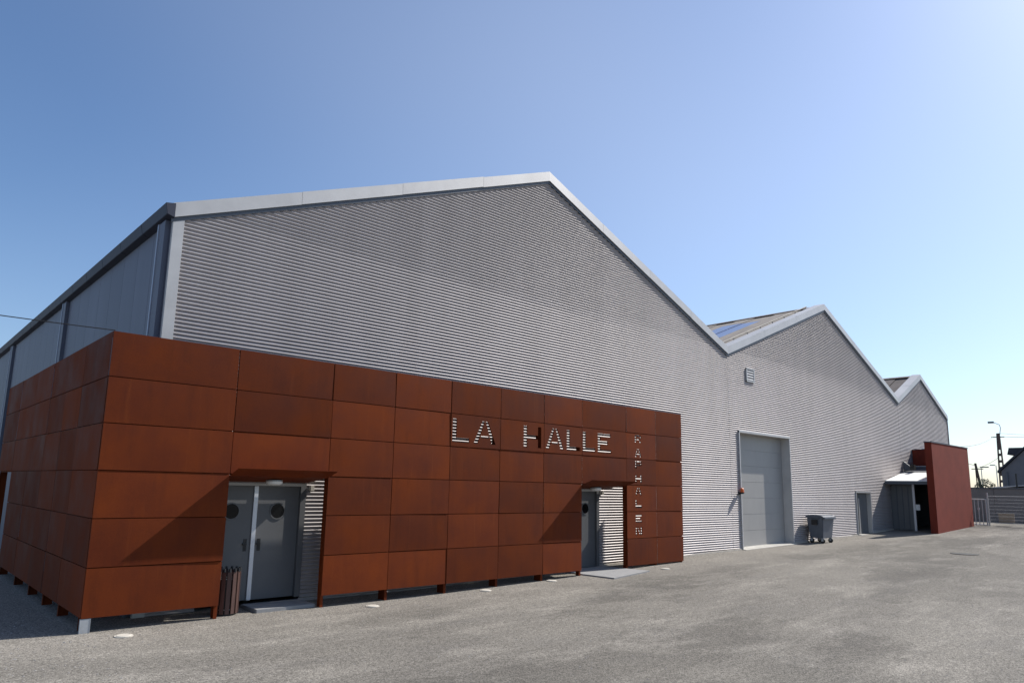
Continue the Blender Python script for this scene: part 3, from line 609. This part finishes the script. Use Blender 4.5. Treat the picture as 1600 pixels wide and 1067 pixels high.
# ------------------------------------------------------------------ beyond the wall: poles, lamps, house, bushes, shed
o = thing('utility_pole', (90, 8.3, 1), 'tall dark pierced concrete utility pole with a street lamp on top', 'utility pole')
px, py = 89.9, 8.2; zb, ztp = 0.95, 9.2
mb = MB()
for s in (-1, 1): mb.prism([(px - 0.14, py + s * 0.30 - 0.06, zb), (px + 0.14, py + s * 0.30 - 0.06, zb), (px + 0.14, py + s * 0.30 + 0.06, zb), (px - 0.14, py + s * 0.30 + 0.06, zb)], [(px - 0.09, py + s * 0.10 - 0.06, ztp), (px + 0.09, py + s * 0.10 - 0.06, ztp), (px + 0.09, py + s * 0.10 + 0.06, ztp), (px - 0.09, py + s * 0.10 + 0.06, ztp)])
z = zb
while z < ztp - 1.8: mb.box(px - 0.08, px + 0.08, py - 0.3 + 0.02 * (z - zb), py + 0.3 - 0.02 * (z - zb), z, z + 0.28); z += 0.72
mb.box(px - 0.085, px + 0.085, py - 0.12, py + 0.12, ztp - 1.8, ztp + 0.01)
mb.build('shaft', 'pole_concrete', o)
mb = MB(); mb.path([(px, py - 0.1, ztp - 0.5), (px, py - 0.28, ztp + 0.6), (px, py - 0.2, ztp + 0.95), (px, py + 0.30, ztp + 1.2)], 0.035); mb.build('lamp_arm', 'galv', o)
MB().box(px - 0.14, px + 0.14, py + 0.28, py + 0.85, ztp + 1.14, ztp + 1.34).build('lamp_head', 'trim_dark', o, bevel=0.03)
MB().box(px - 0.05, px + 0.05, py - 0.55, py + 0.65, ztp - 0.45, ztp - 0.36).build('cross_arm', 'pole_wood', o)
o = thing('wooden_pole', (114, 16.2, 1), 'thin leaning wooden pole left of the pierced concrete pole', 'utility pole')
MB().tube((114, 15.78, 1.0), (114, 16.50, 6.9), 0.2, 0.15, n=10).build('shaft', 'pole_wood', o)
MB().tube((114, 16.45, 1.0), (114, 16.52, 6.5), 0.07, n=8).build('stay', 'pole_wood', o)
mb = MB(); mb.box(113.9, 114.1, 15.6, 17.0, 6.05, 6.15); mb.tube((114, 16.5, 6.6), (114, 17.7, 6.95), 0.03, n=6); mb.build('cross_arm', 'pole_wood', o)
MB().box(113.85, 114.15, 17.6, 18.1, 6.9, 7.02).build('lamp_head', 'trim_dark', o)
for x, y, zt_, ln, lb in ((114, 15.84, 6.3, -0.9, 'slender street lamp with a flat dark head close behind the leaning pole'), (114.4, 14.14, 6.6, 0.7, 'slender pale street lamp between the two utility poles')):
    o = thing('street_lamp', (x, y, 1), lb, 'street lamp', 'distant street lamps')
    MB().tube((x, y, 1), (x, y, zt_), 0.07, 0.05, n=8).build('pole', 'galv', o)
    MB().box(x - 0.15, x + 0.15, min(y + 0.1, y + ln), max(y + 0.1, y + ln), zt_ - 0.02, zt_ + 0.12).build('lamp_head', 'trim_dark' if ln < 0 else 'galv', o)
# cables
def cable(p, q, sag, r, lb, n=20):
    p, q = Vector(p), Vector(q); P = [p.lerp(q, k / n) - Vector((0, 0, sag * 4 * (k / n) * (1 - k / n))) for k in range(n + 1)]
    tag(MB().path(P, r, 5).build('cable', 'cable'), lb, 'cable')
cable((-9.0, 3.5, 5.6), (0.03, 0.03, 4.535), 0.18, 0.008, 'thin cable running from the left to the top corner of the rusty screen')
cable((px, py + 0.5, ztp - 0.4), (44.7, 1.5, 5.3), 0.5, 0.018, 'overhead cable from the concrete pole to the far corner of the hall')
cable((px, py - 0.5, ztp - 0.4), (99.0, -8.0, 9.6), 0.35, 0.02, 'overhead cable from the concrete pole towards the house chimney')
cable((px, py - 0.1, ztp), (97.0, -8.0, 8.6), 0.25, 0.015, 'lower overhead cable from the concrete pole leaving the picture at right')
cable((114, 16.5, 6.2), (px, py + 0.1, 6.6), 0.2, 0.02, 'thin cable between the leaning pole and the concrete pole')
# house
o = thing('house', (76, -3, 1), 'dark slate roofed house with grey gable at the right edge', 'house')
ye, yr_, ze, zr = 4.0, -2.6, 4.5, 11.0
yo = 2 * yr_ - ye
MB().prism([(70.6, ye, 0.8), (70.6, yo, 0.8), (70.6, yo, ze), (70.6, yr_, zr), (70.6, ye, ze)], [(82, ye, 0.8), (82, yo, 0.8), (82, yo, ze), (82, yr_, zr), (82, ye, ze)]).build('wall', 'house_wall', o)
for s, yy in ((1, ye), (-1, yo)):
    e = Vector((0, yy - yr_, ze - zr)).normalized() * 0.35
    MB().prism([(70.35, yr_, zr + 0.06), (70.35, yr_, zr + 0.26), (70.35, yy + e.y, ze + e.z + 0.26), (70.35, yy + e.y, ze + e.z + 0.06)], [(82.3, yr_, zr + 0.06), (82.3, yr_, zr + 0.26), (82.3, yy + e.y, ze + e.z + 0.26), (82.3, yy + e.y, ze + e.z + 0.06)]).build('roof', 'slate', o)
MB().box(72.2, 74.0, 0.2, 3.35, 4.9, 6.0).build('dormer_wall', 'brick', o)
MB().prism([(71.9, -0.5, 5.95), (71.9, 3.75, 5.95), (71.9, 3.6, 6.55), (71.9, -0.5, 6.55)], [(74.3, -0.5, 5.95), (74.3, 3.75, 5.95), (74.3, 3.6, 6.55), (74.3, -0.5, 6.55)]).build('dormer_roof', 'slate', o)
MB().box(72.17, 72.2, 2.3, 3.0, 5.15, 5.8).build('dormer_window', 'glass_dark', o)
MB().box(75.4, 76.2, 2.2, 3.05, 5.0, 7.9).build('chimney', 'brick', o)
MB().tube((70.5, 3.6, 1.0), (70.5, 3.6, 4.4), 0.06, n=8).build('downpipe', 'trim_dark', o)
o = thing('lean_to_shed', (56.5, -3, 1), 'low shed with pale sloping roof just behind the boundary wall', 'shed')
MB().box(56.2, 59, -8, 0.6, 0.8, 2.9).build('wall', 'wallgrey', o)
MB().prism([(55.9, 1.4, 2.86), (55.9, -8.3, 3.75), (55.9, -8.3, 3.85), (55.9, 1.4, 2.93)], [(59.3, 1.4, 2.86), (59.3, -8.3, 3.75), (59.3, -8.3, 3.85), (59.3, 1.4, 2.93)]).build('roof', 'galv', o)
tag(MB().tube((55.4, -0.1, 0.9), (55.4, -0.12, 3.85), 0.055, n=8).build('thin_post', 'black'), 'thin black post in front of the grey house gable', 'post')
# bushes
def bush(x, y, z0, h, rx, n, lb):
    o = thing('bush', (x, y, z0), lb, 'bush', 'bushes beyond the boundary wall')
    rnd = random.Random(int(x * 10)); mb = MB()
    for k in range(6):
        a = rnd.uniform(0, 6.28); mb.tube((x, y, z0), (x + math.cos(a) * rx * 0.6, y + math.sin(a) * rx * 0.6, z0 + h * rnd.uniform(0.7, 0.95)), 0.05, 0.012, n=5)
    mb.build('stems', 'bark', o); mb = MB()
    for k in range(n):
        while True:
            p = Vector((rnd.uniform(-1, 1), rnd.uniform(-1, 1), rnd.uniform(-1, 1)))
            if p.length < 1 and rnd.random() < 0.35 + 0.65 * p.length: break
        c = Vector((x + p.x * rx, y + p.y * rx * (1 + 0.3 * math.sin(3 * p.z)), z0 + h * 0.58 + p.z * h * 0.45)); u = Vector((rnd.gauss(0, 1), rnd.gauss(0, 1), rnd.gauss(0, 1))).normalized(); v = u.orthogonal().normalized(); s = rnd.uniform(0.05, 0.13)
        mb.quad(c - u * s, c + v * s * 0.5, c + u * s, c - v * s * 0.5)
    mb.build('foliage', 'leaf', o)
bush(85, 8.7, 0.95, 3.1, 0.85, 1500, 'loose grey-green bush showing above the boundary wall by the leaning pole')
bush(80, 9.4, 0.95, 2.6, 0.35, 500, 'small dark bush top beside the red wall edge')

# ------------------------------------------------------------------ loose stones
rnd = random.Random(3); mb = MB()
OCT = ((1, 0, 0), (0, 1, 0), (-1, 0, 0), (0, -1, 0), (0, 0, 1))
for k in range(9000):
    t = rnd.random()
    if t < 0.35: x, y = rnd.uniform(-7, 0), rnd.uniform(-3, 9)
    elif t < 0.55: x, y = rnd.uniform(0, 16), rnd.gauss(-0.1, 0.35)
    else: x, y = rnd.uniform(-4, 18), rnd.uniform(-9.5, -0.5)
    s = rnd.choice((0.006, 0.008, 0.01, 0.014)) * (1.3 if t < 0.35 else 1); a = rnd.uniform(0, 6.28); z = gz(x); i = len(mb.v)
    for vx, vy, vz in OCT:
        q = s * rnd.uniform(0.7, 1.3); mb.v.append((x + (vx * math.cos(a) - vy * math.sin(a)) * q, y + (vx * math.sin(a) + vy * math.cos(a)) * q, z - 0.002 + vz * q * 0.7))
    mb.f += [(i, i + 1, i + 4), (i + 1, i + 2, i + 4), (i + 2, i + 3, i + 4), (i + 3, i, i + 4)]
me = bpy.data.meshes.new('loose_stones'); me.from_pydata(mb.v, [], mb.f)
tag(link('loose_stones', me, 'stone'), 'small loose grey stones scattered over the yard', 'stones', kind='stuff')
